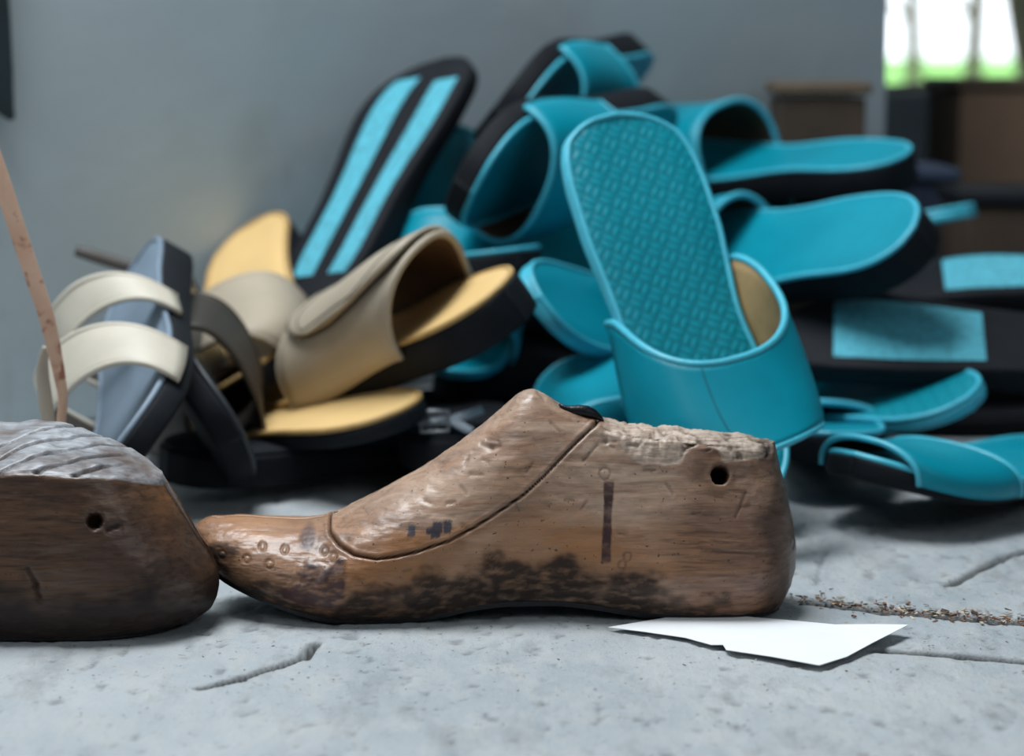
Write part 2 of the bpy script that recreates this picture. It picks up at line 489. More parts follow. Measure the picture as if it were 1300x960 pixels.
    # nail rings and the stamped eight
    for px, py, r in ((312, 712, 4.5), (279, 710, 4.5), (411, 699, 4.5), (423, 705, 4.5), (342, 716, 5), (797, 707, 5), (790, 717, 5), (769, 606, 7), (331, 698, 4), (360, 700, 4)):
        a, b = near(px, py); q = np.hypot(x - a, z - b) * PXM
        g = np.exp(-((q - r) / 1.6) ** 2) * side
        d -= g * .0005; A['crack'] = np.maximum(A['crack'], g * .35)
    # gouges
    rnd = random.Random(3)
    gl = [(590, 598, 594, 590), (612, 589, 620, 592), (676, 592, 668, 602), (700, 545, 712, 556), (760, 572, 742, 590), (585, 622, 592, 629), (540, 640, 545, 642), (848, 620, 856, 632), (905, 700, 985, 706), (935, 660, 950, 630), (745, 640, 738, 648), (655, 640, 660, 650), (684, 510, 692, 518)]
    for _ in range(26):
        a, b = rnd.uniform(470, 960), rnd.uniform(560, 760); L = rnd.uniform(4, 16)
        gl.append((a, b, a + L, b + rnd.uniform(-3, 3)))
    for a, b, c, e in gl:
        q = poly_dist([near(a, b), near(c, e)], x, z)
        g = np.exp(-(q / .0006) ** 2) * side
        d -= g * .0006; A['crack'] = np.maximum(A['crack'], g * .28)
    # rough raw top behind the seam
    i_top = np.interp(PX, [760, 785, 985], [0, 1, 1])
    ztop = np.interp(x, [near(p, 0)[0] for p in (700, 790, 850, 900, 985)], [P(0, p, YM - .02).z for p in (560, 572, 590, 582, 584)])
    rough = np.clip((z - ztop + lo * .007 * i_top + .001) / .0015, 0, 1) * i_top
    A['raw'] = np.clip(rough * np.interp(x, [near(p, 0)[0] for p in (790, 860, 985)], [.75, .85, .95]), 0, 1)
    ch = vnoise(V, 150, 120, 60, 4, 7.7)
    ch2 = vnoise(V, 300, 300, 200, 3, 1.7)
    d += rough * (-.0007 + ch * .0012 + ch2 * .0004)
    zone = np.exp(-((PX - 835) / 38) ** 2) * np.clip((z - P(0, 606, YM - .03).z) / .006, 0, 1)
    d += zone * np.minimum(0, ch) * .004
    A['crack'] = np.maximum(A['crack'], np.clip(-ch * 1.6 - .35, 0, .8) * np.maximum(rough, zone))
    return A, d

SZ = [(a, b) for a, b in SEAM]
def main_split(V):
    xs = np.array([a for a, b in SZ]); zs = np.array([b for a, b in SZ])
    o = np.argsort(xs); seam_z = np.interp(V[:, 0], xs[o], zs[o])
    return (V[:, 0] > xs.min()) & (V[:, 0] < xs.max()) & (V[:, 2] > seam_z)

root = empty('shoe_last', 'brown wooden shoe last lying side on in sharp focus, heel resting on the white paper', 'shoe last', None, (P(700, 600, YM).x, YM, 0))
MAIN = dict(Yc=YM, res=(520, 100, 16), toe=248, nom=1004, mat=M['last'], plate=M['iron'], T=.50,
    top=[(244, 672), (248, 668), (256, 661), (272, 656), (300, 655), (340, 657), (380, 659), (408, 656), (430, 649), (460, 634), (500, 612), (540, 590), (580, 563), (620, 534), (648, 509), (662, 498), (675, 495), (690, 501), (712, 515), (735, 524), (760, 533), (790, 540), (850, 547), (900, 552), (950, 557), (980, 561), (990, 566), (1003, 585), (1015, 600)],
    bot=[(248, 676), (256, 698), (265, 716), (280, 733), (300, 744), (340, 759), (380, 771), (420, 780), (470, 786), (520, 785), (560, 779), (600, 771), (650, 766), (700, 766), (750, 771), (800, 779), (850, 788), (900, 795), (950, 799), (1012, 800)],
    hw=[(248, .0012), (251, .006), (257, .011), (270, .0175), (300, .025), (340, .032), (380, .037), (420, .040), (460, .0405), (520, .0375), (580, .0335), (650, .031), (720, .0295), (800, .030), (880, .0315), (930, .031), (955, .0285), (975, .024), (988, .0185), (997, .012), (1002, .006), (1004, .0015)],
    heel=[(0, 995), (.06, 1000), (.15, 1006), (.3, 1011), (.42, 1012), (.6, 1007), (.8, 996), (.92, 988), (1, 983)],
    flat=[(248, 0), (420, 0), (600, .12), (700, .35), (760, .8), (800, 1), (1004, 1)],
    tilt=[(248, 0), (780, 0), (800, .001), (1004, .001)],
    detail=main_detail, split=main_split)
build_last(root, MAIN)
# black iron staple lying in the notch of the cone
pts = []
rad = []
for i, (px, py, r) in enumerate(((710, 513, .0006), (716, 518, .0013), (724, 521, .0022), (734, 522, .0028), (745, 523, .0028), (754, 526, .0022), (762, 531, .0012), (766, 535, .0005))):
    p = P(px, py, YM - .006); pts.append(p - root.location); rad.append(r)
v, f = tube(pts, rad, 10)
o = link_mesh('iron_staple', v, f, M['iron'], root); o['label'] = 'small black iron staple hammered into the instep notch'

# ---- second last, nearer and cropped by the frame
YL = .895
def near2(px, py):
    p = P(px, py, YL - .034); return (p.x, p.z)
def left_detail(V, N, Gd, us, n):
    x, y, z = V[:, 0], V[:, 1], V[:, 2]; nb = len(V); A = {}
    lo = vnoise(V, 40, 40, 50, 4); hi = vnoise(V, 150, 180, 380, 3, 2.0)
    d = lo * .0008 + hi * .0003
    # cap vertices: the flat sawn top
    capi = np.zeros(nb); per = len(us)
    j = np.arange(nb) % n
    ncap = 43
    capi = ((j >= per - 2) & (j <= per + ncap)).astype(float)
    capi *= np.clip((x - near2(-260, 0)[0]) / .02, 0, 1)
    A['raw'] = np.clip(capi * (.85 + lo), 0, 1)
    rnd = random.Random(5); A['crack'] = np.zeros(nb)
    for k in range(5):
        xc = near2(-110 + k * 48, 0)[0] + rnd.uniform(-.003, .003)
        g = np.exp(-((x - xc - (y + .02) * 1.0 - lo * .004) / .0011) ** 2) * capi * np.clip((near2(130, 0)[0] - x) / .01, 0, 1)
        d -= g * .0022; A['crack'] = np.maximum(A['crack'], g * .55)
    d += capi * (vnoise(V, 40, 60, 40, 3, 4) * .0010)
    A['stain_shade'] = np.clip((.028 - z + lo * .012) / .014, 0, 1) * .9
    A['orange'] = .8 * np.exp(-(((x - near2(195, 0)[0]) / .010) ** 2 + ((z - near2(0, 640)[1]) / .010) ** 2))
    A['pale'] = .3 * np.exp(-(((x - near2(60, 0)[0]) / .012) ** 2 + ((z - near2(0, 740)[1]) / .006) ** 2))
    hx, hz = near2(118, 664); rr = np.hypot(x - hx, z - hz)
    hole = np.where(y < 0, 1 - np.clip((rr - .0026) / .001, 0, 1), 0)
    d -= hole * .006; A['crack'] = np.maximum(A['crack'], hole * .9)  # inside of this hole blackened as painted shade
    for (a, b, c, e) in ((35, 722, 48, 742), (45, 742, 52, 758), (135, 675, 146, 672)):
        g = np.exp(-(poly_dist([near2(a, b), near2(c, e)], x, z) / .0012) ** 2) * (y < 0); d -= g * .0015; A['crack'] = np.maximum(A['crack'], g * .6)
    for k in ('patch', 'stripe', 'ink'): A[k] = np.zeros(nb)
    return A, d
root2 = empty('shoe_last', 'dark wooden shoe last cut off by the photo edge, its heel hiding the other toe', 'shoe last', None, (P(-100, 600, YL).x, YL, 0))
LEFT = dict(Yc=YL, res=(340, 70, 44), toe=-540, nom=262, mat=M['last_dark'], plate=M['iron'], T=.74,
    top=[(-545, 676), (-530, 668), (-480, 660), (-400, 640), (-330, 590), (-270, 540), (-200, 515), (-140, 520), (-90, 536), (-40, 545), (0, 550), (30, 546), (55, 548), (80, 555), (110, 563), (150, 576), (180, 589), (205, 602), (225, 612), (275, 640)],
    bot=[(-545, 700), (-500, 760), (-450, 795), (-350, 822), (-250, 826), (-150, 816), (-60, 818), (20, 828), (100, 832), (275, 833)],
    hw=[(-540, .0015), (-530, .012), (-500, .022), (-400, .037), (-300, .043), (-200, .037), (-100, .034), (0, .036), (80, .037), (140, .036), (185, .032), (215, .026), (238, .018), (252, .010), (259, .005), (262, .0012)],
    heel=[(0, 236), (.05, 250), (.14, 265), (.28, 274), (.42, 275), (.55, 268), (.7, 250), (.85, 228), (1, 206)],
    flat=[(-540, 0), (-400, .0), (-300, .2), (-220, .6), (-140, 1), (262, 1)],
    tilt=[(-540, 0), (-300, .0), (-150, .012), (60, .0125), (130, .010), (190, .006), (262, .003)],
    detail=left_detail)
build_last(root2, dict(LEFT, res=(340, 70, 44)))

# ------------------------------------------------------------------ slippers
HWT = [(0, 0), (.012, .0125), (.035, .0205), (.075, .0275), (.13, .0315), (.2, .033), (.35, .033), (.5, .036), (.62, .0405), (.74, .043), (.83, .0415), (.90, .0355), (.95, .0265), (.982, .016), (1, 0)]
def hw_at(t, wide=1.0, blunt=0.0):
    t = min(1, max(0, t))
    w = smooth_tab(HWT, t)
    if blunt:
        w += blunt * .008 * math.sqrt(min(1, t / .06)) * (1 - sstep(.3, .6, t))
    return w * wide
def zt_at(t, thick):                      # top of sole
    spring = .012 * max(0, (t - .72) / .28) ** 2
    zb = spring
    th = thick * (1 - .35 * sstep(.25, .6, t))
    return zb, zb + th
def slab(L, wide, blunt, z_fn, hscale, off=0.0, stations=72):
    """closed slab following the foot outline; z_fn(t)->(zb,zt)"""
    rings = []
    for i in range(stations + 1):
        q = i / stations; t = (1 - math.cos(math.pi * q)) / 2
        t = .5 * t + .5 * q if .1 < q < .9 else t * 1.0
    ts = []
    for i in range(stations + 1):
        q = i / stations; ts.append((1 - math.cos(math.pi * q)) / 2)
    for t in ts:
        tt = off / L + t * (1 - 2 * off / L)
        w = max(.0004, hw_at(t, wide, blunt) * hscale)
        zb, zt = z_fn(tt); h = zt - zb; b = min(.0022, h * .4, w * .5)
        prof = [(-w + b, zb), (-w + b * .3, zb + b * .3), (-w, zb + b), (-w, zt - b), (-w + b * .3, zt - b * .3), (-w + b, zt),
                (-w * .5, zt - .0006), (0, zt - .0010), (w * .5, zt - .0006),
                (w - b, zt), (w - b * .3, zt - b * .3), (w, zt - b), (w, zb + b), (w - b * .3, zb + b * .3), (w - b, zb), (0, zb)]
        rings.append([Vector((x, tt * L, z)) for x, z in prof])
    return loft(rings)

def outline_pts(L, wide, blunt, scale, z, n=60, off=0.0):
    a = []
    for i in range(n + 1):
        t = (1 - math.cos(math.pi * i / n)) / 2
        tt = off / L + t * (1 - 2 * off / L)
        a.append((hw_at(t, wide, blunt) * scale, tt * L, z(tt)))
    return [Vector(p) for p in a] + [Vector((-x, y, zz)) for x, y, zz in reversed(a[1:-1])]

def strap_mesh(L, wide, blunt, thick, y0, y1, s0, s1, H, drop=.25, gap=.0026, ph0=0.0, ph1=1.0, lift=0.0, bulge=.004, n=34, mv=12, roundend=False, power=.75, skew=0.0):
    """curved band over the foot. y0/y1 heel-side and toe-side limits (fractions of L); s0/s1 shift of each edge at the crown"""
    def surf(ph, v, o):
        a = math.pi * ph; sn = max(0, math.sin(a)); cs = math.cos(a)
        ya = y0 + s0 * sn ** 1.2 + skew * cs; yb = y1 + s1 * sn ** 1.2 + skew * cs * (.5 if y1 > .9 else 1)
        yb = min(yb, .985)
        if roundend:
            e = min(1, (ph - ph0) / .22); k = .5 * (1 - math.sqrt(max(0, 1 - (1 - e) ** 2)))
            m_ = ya + (yb - ya) * .5; ya += (m_ - ya) * 2 * k; yb += (m_ - yb) * 2 * k
        t = ya + (yb - ya) * v
        w = hw_at(t, wide, blunt) + .0012
        zb, zt = zt_at(t, thick)
        h = H * (1 - drop * (t - y0) / max(.05, (y1 - y0)))
        x = -math.copysign(abs(cs) ** .85, cs) * (w + bulge * sn)
        z = zt - .006 + (h + .006) * sn ** power
        nx, nz = -cs, sn
        off_ = o + lift * (1 if not roundend else sstep(1, 0, ph) * 1)
        return Vector((x + nx * off_, t * L, z + nz * off_))
    outer, inner = [], []
    for i in range(n + 1):
        ph = ph0 + (ph1 - ph0) * i / n
        outer.append([surf(ph, j / mv, gap) for j in range(mv + 1)])
        inner.append([surf(ph, j / mv, 0) for j in range(mv + 1)])
    V = [p for r in outer for p in r] + [p for r in inner for p in r]
    k = (n + 1) * (mv + 1); F, MI = [], []
    idx = lambda i, j: i * (mv + 1) + j
    for i in range(n):
        for j in range(mv):
            F.append((idx(i, j), idx(i, j + 1), idx(i + 1, j + 1), idx(i + 1, j))); MI.append(0)
            F.append((k + idx(i, j), k + idx(i + 1, j), k + idx(i + 1, j + 1), k + idx(i, j + 1))); MI.append(1)
    for i in range(n):
        for j in (0, mv):
            q = (idx(i, j), idx(i + 1, j), k + idx(i + 1, j), k + idx(i, j))
            F.append(q if j == 0 else q[::-1]); MI.append(0)
    for j in range(mv):
        for i in (0, n):
            q = (idx(i, j), k + idx(i, j), k + idx(i, j + 1), idx(i, j + 1))
            F.append(q if i == 0 else q[::-1]); MI.append(0)
    edge = [ (outer[i][0] + inner[i][0]) / 2 for i in range(n + 1)]
    edge2 = [ (outer[i][mv] + inner[i][mv]) / 2 for i in range(n + 1)]
    return V, F, MI, edge, edge2, outer

CACHE = {}
def copy_tree(o, parent=None):
    c = o.copy(); COL.objects.link(c); c.parent = parent
    for ch in list(o.children): copy_tree(ch, c)
    return c
KINDS = {}
def make_slipper(kind, name='slipper'):
    """kind: dict of parameters -> a thing built at the origin"""
    k = dict(L=.25, wide=1.0, blunt=0.0, thick=.022, sole='black', insole='teal', edge='teal_edge', strap='teal', lining='brown_lining',
             straps=[dict(y0=.42, y1=.80, s0=.03, s1=.0, H=.050)], panels=None, flap=None, rim=True)
    k.update(kind)
    root = empty(name, None, None)
    L, wide, blunt, th = k['L'], k['wide'], k['blunt'], k['thick']
    v, f = slab(L, wide, blunt, lambda t: zt_at(t, th), 1.0)
    sole = link_mesh('sole', v, f, M[k['sole']], root)
    v, f = slab(L, wide, blunt, lambda t: (zt_at(t, th)[1] - .0012, zt_at(t, th)[1] + .0022), .955, off=.0022)
    ins = link_mesh('insole', v, f, M[k['insole']], root)
    if k['rim']:
        pts = outline_pts(L, wide, blunt, .955, lambda t: zt_at(t, th)[1] + .0014, off=.0022)
        v, f = tube(pts, .0018, 8, True)
        link_mesh('rim', v, f, M[k['edge']], ins)
    for s in k['straps']:
        s = dict(s); lm = s.pop('mat', k['strap']); ll = s.pop('lin', k['lining'])
        v, f, mi, e1, e2, outer = strap_mesh(L, wide, blunt, th, **s)
        st = link_mesh('strap', v, f, [M[lm], M[ll]], root, mi=mi)
        v, f = tube(e1, .0021, 8)
        e = link_mesh('edge_binding', v, f, M[k.get('bind', k['edge'])], st)
        v, f = tube(e2, .0017, 8); o_ = len(v)
        e = link_mesh('edge_binding', v, f, M[k.get('bind', k['edge'])], st)
        if k.get('seam'):
            n = len(outer); i = int(n * k['seam']); ln = [p + Vector((0, 0, 0)) for p in outer[i]]
            v, f = tube(ln, .0005, 5); link_mesh('stitching', v, f, M['teal_dark'], st)
    if k['flap']:
        s = dict(k['flap']); lm = s.pop('mat', k['strap'])
        v, f, mi, e1, e2, outer = strap_mesh(L, wide, blunt, th, **s)
        fl = link_mesh('strap_flap', v, f, [M[lm], M[k['lining']]], root, mi=mi)
        mv = len(outer[0]) - 1
        ring = [outer[i][1].lerp(outer[i][2], .4) for i in range(len(outer) - 1, 1, -1)] + [outer[2][j] for j in range(2, mv - 1)] + [outer[i][mv - 1].lerp(outer[i][mv - 2], .4) for i in range(2, len(outer))]
        v, f = tube(ring, .0005, 5); link_mesh('stitching', v, f, M['olive_brown'], fl)
    if k['panels']:
        for (t0, t1, x0, x1) in k['panels']:
            n, mlat = 18, 8; rings = []
            Vp, Fp = [], []
            for i in range(n + 1):
                t = t0 + (t1 - t0) * i / n; w = hw_at(t, wide, blunt) - .004
                zb = zt_at(t, th)[0]
                e = (.0008 if i in (0, n) else 0)
                row = [Vector((w * (x0 + (x1 - x0) * j / mlat), t * L, zb - .0014 + (e if 0 < j < mlat else .001))) for j in range(mlat + 1)]
                row += [Vector((p.x, p.y, zb + .001)) for p in reversed(row)]
                rings.append(row)
            v, f = loft(rings)
            link_mesh('tread_inlay', v, f, M['teal_panel'], sole, smooth=False)
    if k.get('buckle'):
        t = k['buckle']; zb, z1 = zt_at(t, th); w = hw_at(t, wide, blunt)
        c = Vector((w * .55, t * L, z1 + .040))
        pts = [c + Vector((.009 * a, .011 * b, .001 * c2)) for a, b, c2 in ((-1, -1, 0), (0, -1, 0), (1, -1, 0), (1, 0, 0), (1, 1, 0), (0, 1, 0), (-1, 1, 0), (-1, 0, 0))]
        v, f = tube(pts, .0016, 8, True); link_mesh('buckle', v, f, M['metal'], root)
        v, f = tube([c + Vector((-.009, 0, .001)), c + Vector((.011, 0, .002))], .0012, 6); link_mesh('buckle_pin', v, f, M['metal'], root.children[-1])
    root['L'] = L
    return root

PUSH = {7: (0.0264, 0.1067, -0.0024), 8: (0.0056, 0.019, -0.0031), 10: (0.0078, -0.0249, 0.0067), 11: (0.0038, -0.0234, -0.0005), 13: (0.0003, 0.01, -0.0002), 14: (0.0004, 0.0015, 0.0009), 15: (-0.001, -0.0326, 0.0045), 16: (0.0067, 0.0032, 0.0025), 17: (0.0064, 0.0394, -0.003), 18: (0.0042, -0.0437, 0.0003), 21: (0.0012, -0.0099, 0.0011), 26: (-0.002, 0.0847, 0.0032), 27: (0.002, 0.0807, -0.0112), 28: (0.0028, 0.0017, 0.007), 29: (0.0031, 0.0706, -0.0076)}
SLIPS = []
def slipper(kname, hp, hd, tp, mode, up, label, group=None, cat='slipper', lift=0.0):
    if kname in CACHE:
        r = copy_tree(CACHE[kname]); 
    else:
        r = make_slipper(KINDS[kname]); CACHE[kname] = r
    L = r['L']
    H = P(hp[0], hp[1], hd); D = ray(*tp).normalized()
    oc = CAM - H; b = oc.dot(D); c = oc.dot(oc) - L * L; disc = b * b - c
    if disc < 0: print('REACH', label, 'short'); disc = 0
    t = -b + (math.sqrt(disc) if mode == 'far' else -math.sqrt(disc))
    T = CAM + D * t
    y = (T - H).normalized(); z = Vector(up); z = (z - y * z.dot(y)).normalized(); x = y.cross(z)
    H = H - z * (KINDS[kname].get('thick', .022)); Mx = Matrix((x, y, z)).transposed().to_4x4(); Mx.translation = H
    r.matrix_world = Mx
    # keep above the floor
    mn = 9
    for (px_, py_, pz_) in [(sx * .036, q * L, zz) for sx in (-1, 0, 1) for q in (0, .1, .3, .6, .9, 1) for zz in (0, .02)]:
        mn = min(mn, (Mx @ Vector((px_, py_, pz_))).z)
    if mn < .0005:
        Mx.translation = H + Vector((0, 0, .0005 - mn)); r.matrix_world = Mx
    k_ = PUSH.get(len(SLIPS))
    if k_:
        Mx.translation = Mx.translation + Vector(k_); r.matrix_world = Mx
    SLIPS.append(r)
    print('%-60s toe %s min z %.3f' % (label[:60], tuple(round(q, 3) for q in T), mn))
    for key, val in (('label', label), ('category', cat), ('group', group)):
        if val: r[key] = val
    if 'L' in r: pass
    return r

SL = [dict(y0=.44, y1=.80, s0=.03, s1=.02, H=.046)]
UP = dict(thick=.007, sole='teal_edge', insole='teal')
KINDS['hero'] = dict(UP, L=.237, wide=.93, blunt=1.3, insole='teal_weave', lining='lining', seam=.62, straps=[dict(y0=.45, y1=.90, s0=.285, s1=.05, H=.058, bulge=.016, drop=.12, power=.8, skew=-.06)])
KINDS['teal'] = dict(insole='teal', straps=SL)
KINDS['teal_upper'] = dict(UP, straps=[dict(y0=.50, y1=.86, s0=.03, s1=.0, H=.040)])
KINDS['teal_flat'] = dict(insole='teal', straps=[dict(y0=.44, y1=.80, s0=.03, s1=.02, H=.030)])
KINDS['teal_fwd'] = dict(insole='teal', straps=[dict(y0=.60, y1=.93, s0=.04, s1=.0, H=.046)])
KINDS['teal_far'] = dict(insole='teal', straps=[dict(y0=.62, y1=.92, s0=.02, s1=.0, H=.030)])
KINDS['ribbed'] = dict(UP, insole='teal_weave', straps=[dict(y0=.62, y1=.92, s0=.03, s1=.0, H=.026)])
KINDS['teal_low'] = dict(insole='teal', thick=.015, straps=[dict(y0=.48, y1=.92, s0=.02, s1=.02, H=.013, drop=.2)])
KINDS['teal_lowest'] = dict(insole='teal', thick=.015, straps=[dict(y0=.66, y1=.94, s0=.02, s1=.02, H=.013, drop=.2)])
KINDS['bare_tread'] = dict(insole='black', edge='black', rim=False, thick=.02, straps=[], panels=[(.09, .33, -.85, .85), (.49, .85, -.85, .85)])
KINDS['bare_stripes'] = dict(insole='black', rim=False, thick=.02, straps=[], panels=[(.10, .84, -.88, -.36), (.10, .88, .12, .74)])
KINDS['bare'] = dict(insole='black', rim=False, thick=.018, straps=[])
KINDS['bare_grey'] = dict(insole='black', rim=False, thick=.016, straps=[], sole='grey_rubber')
BG = dict(sole='black', insole='tan', edge='tan_edge', strap='beige', bind='beige')
KINDS['beige_flap'] = dict(BG, straps=[dict(y0=.26, y1=.67, s0=-.10, s1=-.02, H=.038, drop=.05)],
                           flap=dict(y0=.26, y1=.67, s0=-.10, s1=-.02, H=.040, ph0=.24, ph1=.97, lift=.006, roundend=True, drop=.1))
KINDS['beige'] = dict(BG, straps=[dict(y0=.62, y1=.92, s0=.02, s1=.02, H=.036)])
KINDS['tan_brown'] = dict(BG, thick=.009, strap='olive_brown', bind='olive_brown', straps=[dict(y0=.62, y1=.88, s0=.02, s1=.02, H=.032)])
KINDS['two_strap'] = dict(BG, insole='greyblue', edge='greyblue', strap='cream', bind='cream', lining='olive_brown', thick=.02, straps=[dict(y0=.36, y1=.44, s0=.0, s1=.0, H=.040, n=30, skew=.05), dict(y0=.62, y1=.75, s0=.0, s1=.0, H=.045, skew=.08)])
KINDS['brown_strap'] = dict(BG, insole='slate', edge='slate', strap='olive_brown', bind='olive_brown', lining='olive_brown', straps=[dict(y0=.50, y1=.74, s0=.02, s1=.0, H=.030)])
KINDS['dark'] = dict(BG, insole='slate', edge='slate', strap='slate', bind='black', lining='black', sole='black', straps=[dict(y0=.42, y1=.72, s0=.02, s1=.0, H=.026)])
KINDS['dark_buckle'] = dict(KINDS['dark'], buckle=.38)
M['grey_rubber'] = plain('grey rubber', (.10, .105, .10), .6, .2, 60, .3)

# --- teal pile
slipper('hero', (780, 143), 1.17, (945, 650), 'near', (.40, -1, .10), 'teal slipper stood on its toe, woven insole facing out above its wide strap')
slipper('teal_lowest', (1420, 606), 1.225, (1080, 644), 'near', (-.05, -.10, 1), 'teal slipper flat on the floor with a low strap, before the ribbed insole end')
slipper('ribbed', (1232, 508), 1.205, (905, 486), 'far', (.05, -.68, .75), 'teal slipper without outsole whose ribbed insole end lies behind the lowest strap')
slipper('teal_low', (1052, 612), 1.13, (1032, 560), 'far', (0, -.05, 1), 'teal slipper pointing away, its heel end on the floor just behind the wooden heel')
slipper('teal_far', (1165, 290), 1.25, (800, 330), 'far', (-.1, -.75, .65), 'teal slipper with smooth bright insole jutting out beside the woven one')
G1 = 'loose black soles stacked beside the teal heap'
slipper('bare_tread', (1505, 482), 1.27, (943, 440), 'near', (0, .42, -.9), 'loose black sole with the lower, larger pale teal inlay, beside the woven slipper strap', None, 'shoe sole')
slipper('bare_tread', (1625, 378), 1.36, (1085, 382), 'near', (0, .22, -.98), 'loose black sole with the upper pale teal inlay, higher in the stack', None, 'shoe sole')
slipper('bare', (1560, 500), 1.34, (1000, 505), 'near', (0, .1, 1), 'loose black sole in the dark part of the stack', G1, 'shoe sole')
slipper('bare', (1560, 530), 1.34, (1030, 535), 'near', (.05, -.05, 1), 'loose black sole in the dark part of the stack', G1, 'shoe sole')
slipper('bare', (1500, 395), 1.44, (1010, 400), 'near', (0, .05, 1), 'loose black sole in the dark part of the stack', G1, 'shoe sole')
slipper('bare_stripes', (392, 420), 1.36, (560, 95), 'far', (.50, .84, .2), 'black sole with two long teal stripes leaning against the grey wall', None, 'shoe sole')
slipper('teal_upper', (578, 158), 1.53, (562, 480), 'near', (.2, -1, .2), 'teal slipper stood up just behind the striped black sole')
slipper('teal', (850, 172), 1.50, (590, 240), 'near', (0, -.9, -.40), 'dark teal slipper leaning out behind the woven one, strap opening in shade')
slipper('teal', (812, 100), 1.62, (640, 150), 'near', (0, -.9, -.40), 'teal slipper at the very top of the pile against the wall')
slipper('teal_fwd', (1150, 203), 1.46, (815, 195), 'far', (0, -.45, 1), 'teal slipper on top of the pile in front of the brown crate')
slipper('teal_upper', (683, 380), 1.225, (900, 430), 'far', (-.15, -.9, .45), 'teal slipper heel peeking from behind the woven slipper lower edge')
slipper('teal', (690, 545), 1.34, (815, 640), 'near', (0, -.1, 1), 'teal slipper with wide strap lying behind the wooden last instep')
slipper('teal_upper', (1232, 264), 1.42, (900, 320), 'far', (0, -.1, 1), 'teal slipper of which only a short pale tip shows above the stack')
slipper('teal_flat', (650, 312), 1.34, (430, 335), 'far', (0, -.1, 1), 'teal slipper laid level under the striped sole, a thin edge of it showing')
# --- tan and dark pile
slipper('beige_flap', (640, 366), 1.13, (330, 480), 'far', (-.10, -.62, 1), 'beige slipper with wide strap flap and tan insole, heel end raised')
slipper('tan_brown', (514, 530), 1.12, (215, 535), 'far', (0, -.40, 1), 'tan insole heel sticking out beneath the slipper with the wide flap')
slipper('beige', (322, 285), 1.47, (290, 500), 'near', (-.45, -.6, .6), 'slipper leaning on end against the wall with its tan insole showing')
slipper('two_strap', (178, 375), 1.25, (140, 660), 'near', (-.65, -.6, .3), 'slipper on its side with grey blue insole and two cream straps arching out')
slipper('brown_strap', (243, 425), 1.34, (300, 640), 'near', (.9, -.3, .25), 'dark slipper stood back to back with the cream strapped one')
G2 = 'loose black soles under the tan insole heel'
slipper('bare', (215, 648), 1.135, (640, 592), 'far', (0, -.1, 1), 'loose black sole lying below the tan insole heel', G2, 'shoe sole')
slipper('bare', (585, 560), 1.13, (560, 505), 'far', (0, -.05, 1), 'loose black sole lying below the tan insole heel', G2, 'shoe sole')

slipper('teal_far', (590, 285), 1.37, (860, 345), 'far', (.1, -.8, .5), 'dark teal slipper wedged low in the shade left of the woven slipper')
G3 = 'loose black soles in the shade deep inside the heap'
slipper('bare', (570, 440), 1.36, (900, 430), 'far', (0, -.3, 1), 'loose black sole in the shade deep inside the heap', G3, 'shoe sole')
slipper('bare', (560, 505), 1.33, (900, 480), 'far', (0, -.2, 1), 'loose black sole in the shade deep inside the heap', G3, 'shoe sole')
slipper('bare', (550, 375), 1.40, (860, 385), 'far', (0, -.2, 1), 'loose black sole in the shade deep inside the heap', G3, 'shoe sole')

# ------------------------------------------------------------------ paper, thong, chips
def paper():
    poly = [(772, 797), (820, 803), (870, 812), (903, 822), (918, 822), (922, 829), (980, 838), (1040, 849), (1075, 838), (1108, 822), (1153, 805), (1110, 799), (1060, 794), (1000, 788), (930, 782), (850, 784)]
    pts = [G(a, b, .0006) for a, b in poly]
    c = sum(pts, Vector()) / len(pts); n = len(pts)
    V, F = [], []
    fr = [1, .8, .55, .25]
    def zl(p):
        w = sstep(G(1050, 830).x, G(1153, 805).x, p.x)
        e = sstep(G(780, 0).y if False else .90, .83, p.y)
        return .0006 + .0035 * w * w + .0012 * e * (p.x > .06)
    for zoff in (0, .00025):
        for s in fr:
            for p in pts:
                q = c.lerp(p, s); V.append(Vector((q.x, q.y, zl(q) + zoff)))
        V.append(Vector((c.x, c.y, zl(c) + zoff)))
    blk = len(fr) * n + 1
    for side in (0, 1):
        o = side * blk
        for r in range(len(fr) - 1):
            for i in range(n):
                j = (i + 1) % n; q = (o + r * n + i, o + r * n + j, o + (r + 1) * n + j, o + (r + 1) * n + i)
                F.append(q if side else q[::-1])
        for i in range(n):
            j = (i + 1) % n; q = (o + (len(fr) - 1) * n + i, o + (len(fr) - 1) * n + j, o + blk - 1); F.append(q if side else q[::-1])
    for i in range(n):
        j = (i + 1) % n; F.append((i, j, blk + j, blk + i))
    o = link_mesh('paper_scrap', V, F, M['paper'], smooth=False)
    tag(o, 'scrap of white paper under the heel of the sharp wooden last', 'paper')
paper()

